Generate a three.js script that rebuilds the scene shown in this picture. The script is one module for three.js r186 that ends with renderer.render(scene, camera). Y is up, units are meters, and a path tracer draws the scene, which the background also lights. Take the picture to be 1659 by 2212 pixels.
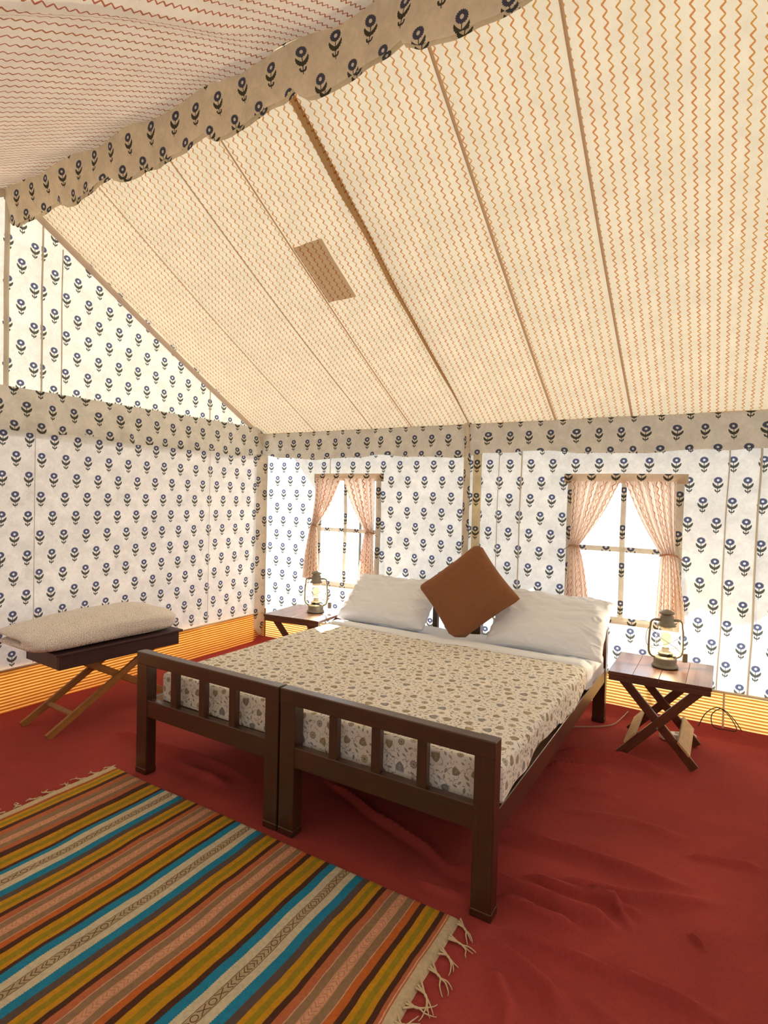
import * as THREE from 'three';
import { RoundedBoxGeometry } from 'three/addons/geometries/RoundedBoxGeometry.js';
import { mergeGeometries, mergeVertices } from 'three/addons/utils/BufferGeometryUtils.js';

// ---------------------------------------------------------------- camera, sky, sun, exposure
const scene = new THREE.Scene();
const camera = new THREE.PerspectiveCamera(84.22, 1659 / 2212, 0.02, 200);
const RAD = Math.PI / 180;
camera.position.set(0, 1.4, 0);
camera.rotation.set(-1.42 * RAD, 31.1 * RAD, 1.476 * RAD, 'YXZ');
const renderer = new THREE.WebGLRenderer({ antialias: true });
renderer.toneMapping = THREE.LinearToneMapping;
renderer.toneMappingExposure = 1.34;
renderer.shadowMap.enabled = true;

const SKY = 2.3, SUN = 13;
const sunDir = new THREE.Vector3(0.509, -0.5, 0.70).normalize();
{
  const w = 256, h = 128, d = new Float32Array(w * h * 4);
  for (let j = 0; j < h; j++) for (let i = 0; i < w; i++) {
    const el = ((j + 0.5) / h - 0.5) * Math.PI, az = ((i + 0.5) / w) * 2 * Math.PI - Math.PI;
    const s = Math.max(0, Math.sin(el)), k = Math.pow(s, 0.55);
    const dir = [Math.cos(el) * Math.cos(az), Math.sin(el), Math.cos(el) * Math.sin(az)];
    const c = -(dir[0] * sunDir.x + dir[1] * sunDir.y + dir[2] * sunDir.z);
    const glow = 1 + 0.35 * Math.pow(Math.max(0, c), 6);
    const o = (j * w + i) * 4, g = el < 0 ? 0.5 : 1;
    d[o] = SKY * g * glow * (0.98 - 0.50 * k); d[o + 1] = SKY * g * glow * (1.0 - 0.34 * k); d[o + 2] = SKY * g * glow * (1.03 - 0.08 * k); d[o + 3] = 1;
  }
  const t = new THREE.DataTexture(d, w, h, THREE.RGBAFormat, THREE.FloatType);
  t.mapping = THREE.EquirectangularReflectionMapping; t.minFilter = t.magFilter = THREE.LinearFilter; t.needsUpdate = true;
  scene.background = t;
}
const sun = new THREE.DirectionalLight(new THREE.Color(1.0, 0.985, 0.94), SUN);
sun.position.set(-1.6, 1, -1.8).addScaledVector(sunDir, -14);
sun.target.position.set(-1.6, 1, -1.8); scene.add(sun.target);
sun.castShadow = true; sun.shadow.mapSize.set(2048, 2048);
Object.assign(sun.shadow.camera, { left: -7, right: 7, top: 7, bottom: -7, near: 1, far: 40 });
scene.add(sun);

// ---------------------------------------------------------------- helpers
let seed = 1234567;
const reseed = (s) => { seed = s >>> 0; };
const rnd = () => { seed = (seed + 0x6D2B79F5) >>> 0; let t = seed; t = Math.imul(t ^ (t >>> 15), t | 1); t ^= t + Math.imul(t ^ (t >>> 7), t | 61); return ((t ^ (t >>> 14)) >>> 0) / 4294967296; };
const R = (a, b) => a + (b - a) * rnd();
const clamp = (x, a = 0, b = 1) => Math.min(b, Math.max(a, x));
const smooth = (a, b, x) => { const t = clamp((x - a) / (b - a)); return t * t * (3 - 2 * t); };
const mix = (a, b, t) => a + (b - a) * t;
const hash2 = (i, j, s) => { let n = Math.imul(i, 374761393) + Math.imul(j, 668265263) + Math.imul(s, 974634497); n = Math.imul(n ^ (n >>> 13), 1274126177); return ((n ^ (n >>> 16)) >>> 0) / 4294967296; };
function noise(x, y, s = 0) {
  const i = Math.floor(x), j = Math.floor(y), u = x - i, v = y - j, a = u * u * (3 - 2 * u), b = v * v * (3 - 2 * v);
  return mix(mix(hash2(i, j, s), hash2(i + 1, j, s), a), mix(hash2(i, j + 1, s), hash2(i + 1, j + 1, s), a), b) * 2 - 1;
}
const fbm = (x, y, s = 0) => noise(x, y, s) * 0.55 + noise(x * 2.1, y * 2.1, s + 1) * 0.3 + noise(x * 4.3, y * 4.3, s + 2) * 0.15;

const taken = new Map();
function numbered(n) { const k = taken.get(n) ?? 0; taken.set(n, k + 1); return k ? `${n}_${String(k).padStart(3, '0')}` : n; }
const shade = (m) => { m.castShadow = true; m.receiveShadow = true; return m; };
function tag(o, label, category, group) { o.userData.label = label; o.userData.category = category; if (group) o.userData.group = group; return o; }
function thing(name, label, category, pos = [0, 0, 0], group) {
  const o = new THREE.Group(); o.name = numbered(name); o.position.set(...pos); scene.add(o);
  return tag(o, label, category, group);
}
function structure(name, geo, mat, pos = [0, 0, 0]) {
  const o = geo ? shade(new THREE.Mesh(geo, mat)) : new THREE.Group(); o.name = numbered(name); o.position.set(...pos); scene.add(o);
  o.userData.kind = 'structure'; return o;
}
function part(name, geo, mat, parent, label) {
  const m = geo ? shade(new THREE.Mesh(geo, mat)) : new THREE.Group(); m.name = name; parent.add(m); if (label) m.userData.label = label; return m;
}
function grid(us, vs, fn, skip) {           // us, vs: arrays of parameters; fn(u, v) -> [x, y, z, texU, texV]
  const nu = us.length, nv = vs.length, P = new Float32Array(nu * nv * 3), T = new Float32Array(nu * nv * 2), I = [];
  for (let j = 0; j < nv; j++) for (let i = 0; i < nu; i++) { const p = fn(us[i], vs[j]), k = j * nu + i; P.set(p.slice(0, 3), k * 3); T[k * 2] = p[3]; T[k * 2 + 1] = p[4]; }
  for (let j = 0; j < nv - 1; j++) for (let i = 0; i < nu - 1; i++) {
    if (skip && skip((us[i] + us[i + 1]) / 2, (vs[j] + vs[j + 1]) / 2)) continue;
    const a = j * nu + i, b = a + 1, c = a + nu, d = c + 1; I.push(a, b, d, a, d, c);
  }
  const g = new THREE.BufferGeometry();
  g.setAttribute('position', new THREE.BufferAttribute(P, 3)); g.setAttribute('uv', new THREE.BufferAttribute(T, 2)); g.setIndex(I); g.computeVertexNormals(); return g;
}
const span = (a, b, n) => Array.from({ length: n + 1 }, (_, i) => a + (b - a) * i / n);
function breaks(stops, step) { const o = []; for (let k = 0; k < stops.length - 1; k++) { const n = Math.max(1, Math.round((stops[k + 1] - stops[k]) / step)); for (let i = 0; i < n; i++) o.push(mix(stops[k], stops[k + 1], i / n)); } o.push(stops.at(-1)); return o; }
function boxUV(g0, axis) {                  // box-projected uv in metres, u along the longest side (the grain)
  const g = g0.index ? g0.toNonIndexed() : g0; g.computeBoundingBox();
  const s = g.boundingBox.getSize(new THREE.Vector3()), L = axis ?? [s.x, s.y, s.z].indexOf(Math.max(s.x, s.y, s.z));
  const p = g.attributes.position, uv = new Float32Array(p.count * 2), off = [R(0, 2), R(0, 2)];
  for (let t = 0; t < p.count; t += 3) {
    const q = [0, 1, 2].map((k) => [p.getX(t + k), p.getY(t + k), p.getZ(t + k)]);
    const e = [0, 1, 2].map((k) => q[1][k] - q[0][k]), f = [0, 1, 2].map((k) => q[2][k] - q[0][k]);
    const n = [Math.abs(e[1] * f[2] - e[2] * f[1]), Math.abs(e[2] * f[0] - e[0] * f[2]), Math.abs(e[0] * f[1] - e[1] * f[0])];
    const D = n.indexOf(Math.max(...n)), rest = [0, 1, 2].filter((k) => k !== D), A = rest.includes(L) ? L : rest[0], B = rest.find((k) => k !== A);
    for (let k = 0; k < 3; k++) { uv[(t + k) * 2] = q[k][A] + off[0]; uv[(t + k) * 2 + 1] = q[k][B] + off[1]; }
  }
  g.setAttribute('uv', new THREE.BufferAttribute(uv, 2)); return g;
}
function RB(x0, x1, y0, y1, z0, z1, r = 0.004, seg = 2) {
  const w = x1 - x0, h = y1 - y0, d = z1 - z0, g = new RoundedBoxGeometry(w, h, d, seg, Math.min(r, w * 0.45, h * 0.45, d * 0.45));
  const o = boxUV(g); o.translate((x0 + x1) / 2, (y0 + y1) / 2, (z0 + z1) / 2); return o;
}
function board(a, b, width, thick, side, r = 0.003) { // a beam from a to b; "side" is the direction of its thickness
  const A = new THREE.Vector3(...a), B = new THREE.Vector3(...b), L = A.distanceTo(B), g = RB(-L / 2, L / 2, -width / 2, width / 2, -thick / 2, thick / 2, r);
  const x = B.clone().sub(A).normalize(), z = new THREE.Vector3(...side).normalize(), y = new THREE.Vector3().crossVectors(z, x).normalize(); z.crossVectors(x, y);
  g.applyMatrix4(new THREE.Matrix4().makeBasis(x, y, z).setPosition(A.add(B).multiplyScalar(0.5))); return g;
}
const tube = (pts, r, n = 24, m = 6, closed = false) => new THREE.TubeGeometry(new THREE.CatmullRomCurve3(pts.map((p) => new THREE.Vector3(...p)), closed, 'centripetal'), n, r, m, closed);
const tapered = (pts, r0, r1, n = 14, m = 5) => {   // a strand that thins towards its end
  const c = new THREE.CatmullRomCurve3(pts.map((p) => new THREE.Vector3(...p)), false, 'centripetal'), g = new THREE.TubeGeometry(c, n, 1, m, false), p = g.attributes.position;
  for (let i = 0; i <= n; i++) { const q = c.getPointAt(i / n), r = mix(r0, r1, (i / n) ** 1.5); for (let k = 0; k <= m; k++) { const o = i * (m + 1) + k; p.setXYZ(o, q.x + (p.getX(o) - q.x) * r, q.y + (p.getY(o) - q.y) * r, q.z + (p.getZ(o) - q.z) * r); } }
  return g;
};
const lathe = (pts, n = 32) => new THREE.LatheGeometry(pts.map((p) => new THREE.Vector2(...p)), n);

// ---------------------------------------------------------------- textures
function canvasTex(w, h, draw, mw, mh, srgb = true) {  // mw x mh: size in metres of one repeat
  const c = document.createElement('canvas'); c.width = w; c.height = h; const x = c.getContext('2d'); draw(x, w, h);
  const t = new THREE.CanvasTexture(c); t.wrapS = t.wrapT = THREE.RepeatWrapping; if (srgb) t.colorSpace = THREE.SRGBColorSpace; t.repeat.set(1 / mw, 1 / mh); t.magFilter = THREE.LinearFilter; return t;
}
function mottle(x, w, h, amount, scales, s) {
  const im = x.getImageData(0, 0, w, h), d = im.data;
  for (let j = 0; j < h; j++) for (let i = 0; i < w; i++) {
    let v = 0;
    for (const [k, a] of scales) {          // wraps at the tile's edge
      const u = i / w * k, q = j / h * Math.round(k * h / w), kh = Math.round(k * h / w), i0 = Math.floor(u), j0 = Math.floor(q), fu = u - i0, fv = q - j0;
      const H = (p, r) => hash2(((p % k) + k) % k, ((r % kh) + kh) % kh, s + k);
      v += a * (mix(mix(H(i0, j0), H(i0 + 1, j0), fu), mix(H(i0, j0 + 1), H(i0 + 1, j0 + 1), fu), fv) * 2 - 1);
    }
    const o = (j * w + i) * 4; for (let c = 0; c < 3; c++) d[o + c] = clamp(d[o + c] * (1 + amount * v), 0, 255);
  }
  x.putImageData(im, 0, 0);
}
function flower(x, cx, cy, k, o) {          // k: pixels per metre; the print is 0.105 m tall
  const S = (v) => v * k; x.save(); x.translate(cx, cy); x.rotate(R(-0.04, 0.04)); x.scale(0.81, 0.87);
  const hy = -S(0.037);
  x.fillStyle = o.blue; x.beginPath();
  for (let i = 0; i <= 72; i++) { const a = i / 72 * 2 * Math.PI, rr = 1 + 0.09 * Math.cos(a * 18) + R(-0.02, 0.02); x.lineTo(Math.cos(a) * rr * S(0.0285), hy + Math.sin(a) * rr * S(0.0225)); } x.fill();
  x.fillStyle = o.light; x.beginPath(); x.ellipse(0, hy, S(0.0092), S(0.0082), 0, 0, 7); x.fill();
  x.strokeStyle = o.petal; x.lineWidth = S(0.0012); for (let i = 0; i < 12; i++) { const a = i / 12 * 6.283; x.beginPath(); x.moveTo(Math.cos(a) * S(0.014), hy + Math.sin(a) * S(0.012)); x.lineTo(Math.cos(a) * S(0.024), hy + Math.sin(a) * S(0.0195)); x.stroke(); }
  x.strokeStyle = o.dark; x.lineWidth = S(0.0045); x.beginPath(); x.moveTo(0, hy + S(0.021)); x.lineTo(0, S(0.058)); x.stroke();
  x.fillStyle = o.dark;
  for (const s of [-1, 1]) {
    x.beginPath(); x.moveTo(0, S(0.006)); x.quadraticCurveTo(s * S(0.016), S(0.001), s * S(0.034), S(-0.020)); x.lineTo(s * S(0.037), S(-0.007)); x.lineTo(s * S(0.0335), S(-0.003)); x.lineTo(s * S(0.0345), S(0.003)); x.lineTo(s * S(0.028), S(0.007)); x.lineTo(s * S(0.0275), S(0.0125)); x.lineTo(s * S(0.020), S(0.0145)); x.lineTo(s * S(0.018), S(0.020)); x.lineTo(s * S(0.009), S(0.0205)); x.lineTo(0, S(0.027)); x.fill();
    x.lineWidth = S(0.0088); x.beginPath(); x.moveTo(0, S(0.044)); x.quadraticCurveTo(s * S(0.0155), S(0.046), s * S(0.0155), S(0.029)); x.stroke();
  }
  x.restore();
}
function flowerTex(bg, o) {
  return canvasTex(1256, 1014, (x, w, h) => {
    reseed(77); x.fillStyle = bg; x.fillRect(0, 0, w, h); mottle(x, w, h, 0.05, [[6, 0.5], [17, 0.6], [60, 0.5]], 3);
    x.strokeStyle = o.vein; x.lineWidth = 2; for (let i = 0; i < 110; i++) { let px = R(0, w), py = R(0, h); x.beginPath(); x.moveTo(px, py); for (let k = 0; k < 4; k++) { px += R(-26, 26); py += R(-22, 22); x.lineTo(px, py); } x.stroke(); }
    const k = w / 0.628;
    for (let i = -1; i <= 8; i++) for (let j = -1; j <= 2; j++) flower(x, (i + 0.5) * 0.0785 * k + R(-1, 1), (j * 0.2535 + (((i % 2) + 2) % 2) * 0.12675 + 0.063) * k, k, o);
  }, 0.628, 0.507);
}
const flowerPrint = flowerTex('#f6f3ec', { blue: '#575d78', petal: '#72788f', light: '#f0f2f8', dark: '#565750', vein: 'rgba(190,170,140,0.16)' });
function zigzagTex(bg, fg, fg2, pitch, per, amp, lw) {   // thin long strokes down to the left, thick short ones back to the right
  return canvasTex(1024, 1024, (x, w, h) => {
    reseed(5); x.fillStyle = bg; x.fillRect(0, 0, w, h); mottle(x, w, h, 0.03, [[4, 0.6], [11, 0.5], [90, 0.4]], 9);
    const N = 8, M = 10, kx = w / (N * pitch), ky = h / (M * per);
    for (let i = 0; i < N; i++) {
      const cx = (i + 0.5) * pitch * kx, ph = i * 0.37 % 1, a = amp / 2 * kx, p = per * ky;
      for (let j = -1; j <= M; j++) {
        const y = (j + ph) * p, l = [cx - a, y + 0.62 * p], r0 = [cx + a, y], r1 = [cx + a, y + p], v = hash2(i, ((j % M) + M) % M, 3), t = lw * kx * (0.42 + 0.16 * v), T = lw * ky * (0.50 + 0.2 * v);
        x.fillStyle = v < 0.5 ? fg : fg2;
        x.beginPath(); x.moveTo(r0[0] - t, r0[1]); x.lineTo(r0[0] + t * 0.7, r0[1]); x.lineTo(l[0] + t, l[1]); x.lineTo(l[0] - t * 0.7, l[1]); x.fill();
        x.beginPath(); x.moveTo(l[0] - t * 0.7, l[1] - T * 0.5); x.lineTo(l[0] - t * 0.4, l[1] + T); x.lineTo(r1[0] - t * 0.2, r1[1] + T * 0.5); x.lineTo(r1[0] + t * 0.7, r1[1] - T * 0.9); x.lineTo(l[0] + t * 0.6, l[1] - T); x.fill();
      }
    }
  }, 8 * pitch, 10 * per);
}
const zigOrange = zigzagTex('#f1e7ce', '#cf9648', '#d18d50', 0.0443, 0.0345, 0.0155, 0.0058);
const zigRed = zigzagTex('#f0e5d0', '#b96a52', '#b26b46', 0.050, 0.0345, 0.0155, 0.0062);
const zigCurtain = zigzagTex('#f5e6d8', '#c27c48', '#bf7450', 0.036, 0.046, 0.0135, 0.0056);
const stripeSkirt = canvasTex(512, 416, (x, w, h) => {
  reseed(8); const n = 16;
  for (let i = 0; i < n; i++) { const p = h / n, y = i * p; x.fillStyle = '#df9f48'; x.fillRect(0, y, w, p); x.fillStyle = '#f4d493'; x.fillRect(0, y + p * 0.12, w, p * 0.34); x.fillStyle = '#96602a'; x.fillRect(0, y + p * 0.6, w, p * 0.3); }
  mottle(x, w, h, 0.05, [[8, 0.6], [64, 0.5]], 4);
}, 0.5, 0.304);
const coverTex = canvasTex(1400, 1400, (x, w, h) => {
  reseed(42); x.fillStyle = '#f4ebdb'; x.fillRect(0, 0, w, h); mottle(x, w, h, 0.03, [[9, 0.6], [40, 0.5]], 6);
  const tones = ['#a89c88', '#b5a78c', '#a19e99', '#9a8e79', '#9b958c', '#bfae92', '#989896'];
  const wrap = (cx, cy, r, f) => { for (const dx of [-w, 0, w]) for (const dy of [-h, 0, h]) if (cx + dx > -r && cx + dx < w + r && cy + dy > -r && cy + dy < h + r) { x.save(); x.translate(cx + dx, cy + dy); const q = seed; f(); seed = q; x.restore(); } };
  const spots = []; const place = (r) => { for (let t = 0; t < 80; t++) { const p = [R(0, w), R(0, h)]; if (spots.every(([a, b, q]) => { const dx = Math.abs(a - p[0]), dy = Math.abs(b - p[1]); return Math.hypot(Math.min(dx, w - dx), Math.min(dy, h - dy)) > (q + r); })) { spots.push([...p, r]); return p; } } return null; };
  const leaf = (L, W) => { x.beginPath(); x.moveTo(0, -L); x.quadraticCurveTo(W, -L * 0.1, 0, L); x.quadraticCurveTo(-W, -L * 0.1, 0, -L); x.fill(); };
  const curl = (c, r) => { x.strokeStyle = c; x.lineWidth = 5; x.beginPath(); x.moveTo(0, 0); x.quadraticCurveTo(r, -r * 0.2, r * 0.9, r * 0.8); x.quadraticCurveTo(r * 0.6, r * 1.3, r * 0.3, r * 0.9); x.stroke(); };
  for (let i = 0; i < 26; i++) {            // thistle-like flowers with jagged tops
    const p = place(84); if (!p) continue; const c = ['#9a8a6e', '#a09078', '#908e8a', '#a5936f'][i % 4], a = R(0, 6.3), r = R(44, 58);
    wrap(p[0], p[1], 130, () => { x.rotate(a); x.fillStyle = c; x.beginPath(); x.moveTo(0, r * 1.2); x.quadraticCurveTo(r * 1.1, r * 0.5, r * 0.95, -r * 0.4); for (let k = 0; k < 7; k++) { x.lineTo(r * (0.95 - k * 0.29), -r * 1.1); x.lineTo(r * (0.95 - k * 0.29 - 0.15), -r * 0.55); } x.quadraticCurveTo(-r * 1.1, r * 0.5, 0, r * 1.2); x.fill(); x.fillStyle = '#c9ae84'; leaf(r * 0.55, r * 0.5); x.fillStyle = c; leaf(r * 0.3, r * 0.25); curl(c, r * 1.7); x.scale(-1, 1); curl(tones[i % 7], r * 1.5); });
  }
  for (let i = 0; i < 16; i++) {            // round blossoms
    const p = place(70); if (!p) continue; const c = tones[Math.floor(R(0, 7))], r = R(42, 54), a = R(0, 6);
    wrap(p[0], p[1], 110, () => { x.rotate(a); x.fillStyle = c; x.beginPath(); for (let k = 0; k <= 60; k++) { const t = k / 60 * 6.283, q = r * (0.86 + 0.14 * Math.cos(t * 10)); x.lineTo(Math.cos(t) * q, Math.sin(t) * q); } x.fill(); x.fillStyle = '#d8c19a'; x.beginPath(); x.arc(0, 0, r * 0.5, 0, 7); x.fill(); x.fillStyle = '#978560'; x.beginPath(); x.arc(0, 0, r * 0.32, 0, 7); x.fill(); });
  }
  for (let i = 0; i < 190; i++) {           // leaves on tendrils
    const p = place(R(27, 34)); if (!p) continue; const c = tones[Math.floor(R(0, 7))], a = R(0, 6.3), r = R(20, 38), k = rnd();
    wrap(p[0], p[1], 110, () => { x.rotate(a); x.fillStyle = c; leaf(r, r * 0.85); if (k < 0.6) { x.translate(0, r); curl(c, r * (0.9 + k)); } });
  }
  for (let i = 0; i < 200; i++) {           // small sprigs
    const p = place(13); if (!p) continue; const c = tones[Math.floor(R(0, 7))], a = R(0, 6.3), r = R(8, 15);
    wrap(p[0], p[1], 40, () => { x.rotate(a); x.fillStyle = c; leaf(r, r * 0.8); x.rotate(1); x.translate(r, 0); leaf(r * 0.6, r * 0.5); });
  }
}, 0.47, 0.47);
const quiltTex = canvasTex(1024, 1024, (x, w, h) => {
  reseed(21); x.fillStyle = '#f3ebdf'; x.fillRect(0, 0, w, h); mottle(x, w, h, 0.03, [[12, 0.6], [70, 0.5]], 2);
  const C = ['#a0462f', '#7d6b52', '#4f5a6e', '#c07a54', '#7a4a3c', '#8b9070', '#b08a58'];
  for (let i = 0; i < 60; i++) for (let j = 0; j < 60; j++) { x.fillStyle = C[Math.floor(R(0, 7))]; const a = (i + (j % 2) * 0.5 + R(0.1, 0.6)) * w / 60, b = (j + R(0.2, 0.8)) * h / 60; x.beginPath(); x.ellipse(a, b, R(2.2, 4.2), R(2.2, 5), R(0, 3), 0, 7); x.fill(); }
}, 0.55, 0.55);
const RUG = { x0: -2.606, x1: -0.700, z0: -1.735, z1: -0.42 };
const rugTex = (() => {
  const Wm = RUG.x1 - RUG.x0, Lm = RUG.z1 - RUG.z0, c = { cream: '#cdb58c', white: '#cfbf9c', dark: '#4b2710', grey: '#5a4840', blue: '#177f9e', blue2: '#2a7392', yel: '#c68a06', olive: '#97800d', or: '#b9643a', or2: '#c2611f', tan: '#93714f', pink: '#d59a74', dot: '#e0ac85' };
  const S = [];                             // [from x, to x, colour]
  const st = (a, b, k) => S.push([a, b, k]);
  for (const q of [-2.137, -1.6515, -1.155, -0.665]) {
    st(q - 0.089, q - 0.074, 'dark'); st(q - 0.074, q - 0.043, 'blue'); st(q - 0.043, q + 0.045, 'white'); st(q - 0.0135, q + 0.0165, 'tan2'); st(q + 0.045, q + 0.076, 'blue'); st(q + 0.076, q + 0.102, 'grey');
    st(q + 0.102, q + 0.157, 'yel'); st(q + 0.120, q + 0.139, 'olive'); st(q + 0.157, q + 0.176, 'dark');
    st(q + 0.176, q + 0.313, 'tan'); st(q + 0.176, q + 0.199, 'or'); st(q + 0.201, q + 0.204, 'pink'); st(q + 0.229, q + 0.260, 'pink'); st(q + 0.286, q + 0.289, 'pink'); st(q + 0.290, q + 0.313, 'or2');
    st(q + 0.313, q + 0.335, 'dark'); st(q + 0.335, q + 0.402, 'yel'); st(q + 0.358, q + 0.380, 'olive'); st(q + 0.402, q + 0.422, 'dark');
  }
  for (const q of [-2.6265]) { st(q + 0.075, q + 0.080, 'dark'); st(q + 0.080, q + 0.136, 'yel'); st(q + 0.1, q + 0.116, 'olive'); st(q + 0.136, q + 0.160, 'dark'); st(q + 0.160, q + 0.308, 'tan'); st(q + 0.160, q + 0.19, 'or'); st(q + 0.225, q + 0.256, 'pink'); st(q + 0.283, q + 0.308, 'or'); st(q + 0.308, q + 0.342, 'dark'); st(q + 0.342, q + 0.41, 'yel'); st(q + 0.365, q + 0.387, 'olive'); st(q + 0.41, q + 0.425, 'dark'); st(-2.64, -2.562, 'cream'); st(-2.562, -2.5515, 'or'); }
  st(-0.842, -0.823, 'dark'); st(-0.823, -0.772, 'yel'); st(-0.806, -0.789, 'olive'); st(-0.772, -0.755, 'dark'); st(-0.755, -0.735, 'or'); st(-0.744, -0.741, 'dot'); st(-0.736, -0.69, 'cream');
  return canvasTex(2048, 1436, (x, w, h) => {
    reseed(9); const k = w / Wm, X = (v) => (v - RUG.x0) * k; x.fillStyle = c.tan; x.fillRect(0, 0, w, h);
    const ROW = 4, N = Math.ceil(h / ROW);
    for (let r = 0; r < N; r++) {
      const wob = 1.1 * Math.sin(r * 0.011 + 1) + 0.8 * Math.sin(r * 0.037);
      for (const [a, b, n] of S) {
        const wo = wob + (fbm(r * 0.045, a * 7, 3) * 3.2), j = (r % 2) * 1.5; x.fillStyle = n === 'tan2' ? '#b9a07a' : c[n];
        x.fillRect(X(a) + wo - (n === 'white' || n === 'blue' ? j : 0), r * ROW, (b - a) * k + 0.8, ROW + 0.5);
      }
    }
    const motif = (cx, col, wd) => {        // rows of X, O and chevrons
      x.strokeStyle = col; x.lineWidth = 2.6; const s = wd * k, step = s * 1.25; let i = 0;
      for (let y = 0; y < h; y += step, i++) {
        const wo = cx + 1.1 * Math.sin(y / ROW * 0.011 + 1) + 0.8 * Math.sin(y / ROW * 0.037) + fbm(y / ROW * 0.045, 1, 3) * 2, m = i % 10, q = s * 0.42;
        x.beginPath();
        if (m === 0 || m === 2) { x.moveTo(wo - q, y); x.lineTo(wo + q, y + step); x.moveTo(wo + q, y); x.lineTo(wo - q, y + step); } else if (m === 1 || m === 3) { x.ellipse(wo, y + step / 2, q * 0.9, step * 0.36, 0, 0, 7); } else { const d = m < 7 ? 1 : -1; for (const o of [0.2, 0.6]) { x.moveTo(wo - q, y + step * (o + 0.2 * d)); x.lineTo(wo, y + step * (o - 0.15 * d)); x.lineTo(wo + q, y + step * (o + 0.2 * d)); } }
        x.stroke();
      }
      x.lineWidth = 1.8; for (const e of [-0.55, 0.55]) { x.beginPath(); for (let y = 0; y <= h; y += 24) x.lineTo(cx + e * s + 1.1 * Math.sin(y / ROW * 0.011 + 1) + fbm(y / ROW * 0.045, 1, 3) * 2, y); x.stroke(); }
    };
    for (const q of [-2.137, -1.6515, -1.155]) { motif(X(q + 0.0015), '#503a26', 0.025); motif(X(q + 0.2445), '#b87a55', 0.024); }
    motif(X(-2.6265 + 0.2405), '#b87a55', 0.024);
    mottle(x, w, h, 0.07, [[30, 0.4], [300, 0.8]], 5);
  }, 1, 1);
})();
function woodTex(a, b, s) {
  return canvasTex(1024, 512, (x, w, h) => {
    reseed(s); x.fillStyle = a; x.fillRect(0, 0, w, h);
    for (let i = 0; i < 260; i++) { x.strokeStyle = b; x.globalAlpha = R(0.05, 0.3); x.lineWidth = R(0.6, 3); let y = R(0, h); x.beginPath(); x.moveTo(0, y); const p = R(0, 6), q = R(1, 5); for (let k = 0; k <= 32; k++) x.lineTo(k * 32, y + q * Math.sin(k / 32 * 6.283 + p)); x.stroke(); }
    x.globalAlpha = 1; mottle(x, w, h, 0.12, [[5, 0.6], [40, 0.4], [200, 0.3]], s);
  }, 1.0, 0.32);
}
const bumpTex = (k, s, mw) => canvasTex(512, 512, (x, w, h) => { x.fillStyle = '#808080'; x.fillRect(0, 0, w, h); mottle(x, w, h, 0.7, k, s); }, mw, mw, false);
const weave = canvasTex(256, 256, (x, w, h) => { const im = x.createImageData(w, h); for (let j = 0; j < h; j++) for (let i = 0; i < w; i++) { const v = 128 + 50 * Math.sin(i * Math.PI / 4) * Math.cos(j * Math.PI / 4) + (hash2(i, j, 4) - 0.5) * 60, o = (j * w + i) * 4; im.data[o] = im.data[o + 1] = im.data[o + 2] = clamp(v, 0, 255); im.data[o + 3] = 255; } x.putImageData(im, 0, 0); }, 0.05, 0.05, false);
const carpetTex = canvasTex(1024, 1024, (x, w, h) => { x.fillStyle = '#a0413a'; x.fillRect(0, 0, w, h); mottle(x, w, h, 0.09, [[3, 0.6], [8, 0.5], [24, 0.25], [300, 0.35]], 12); }, 1.6, 1.6);

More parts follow.
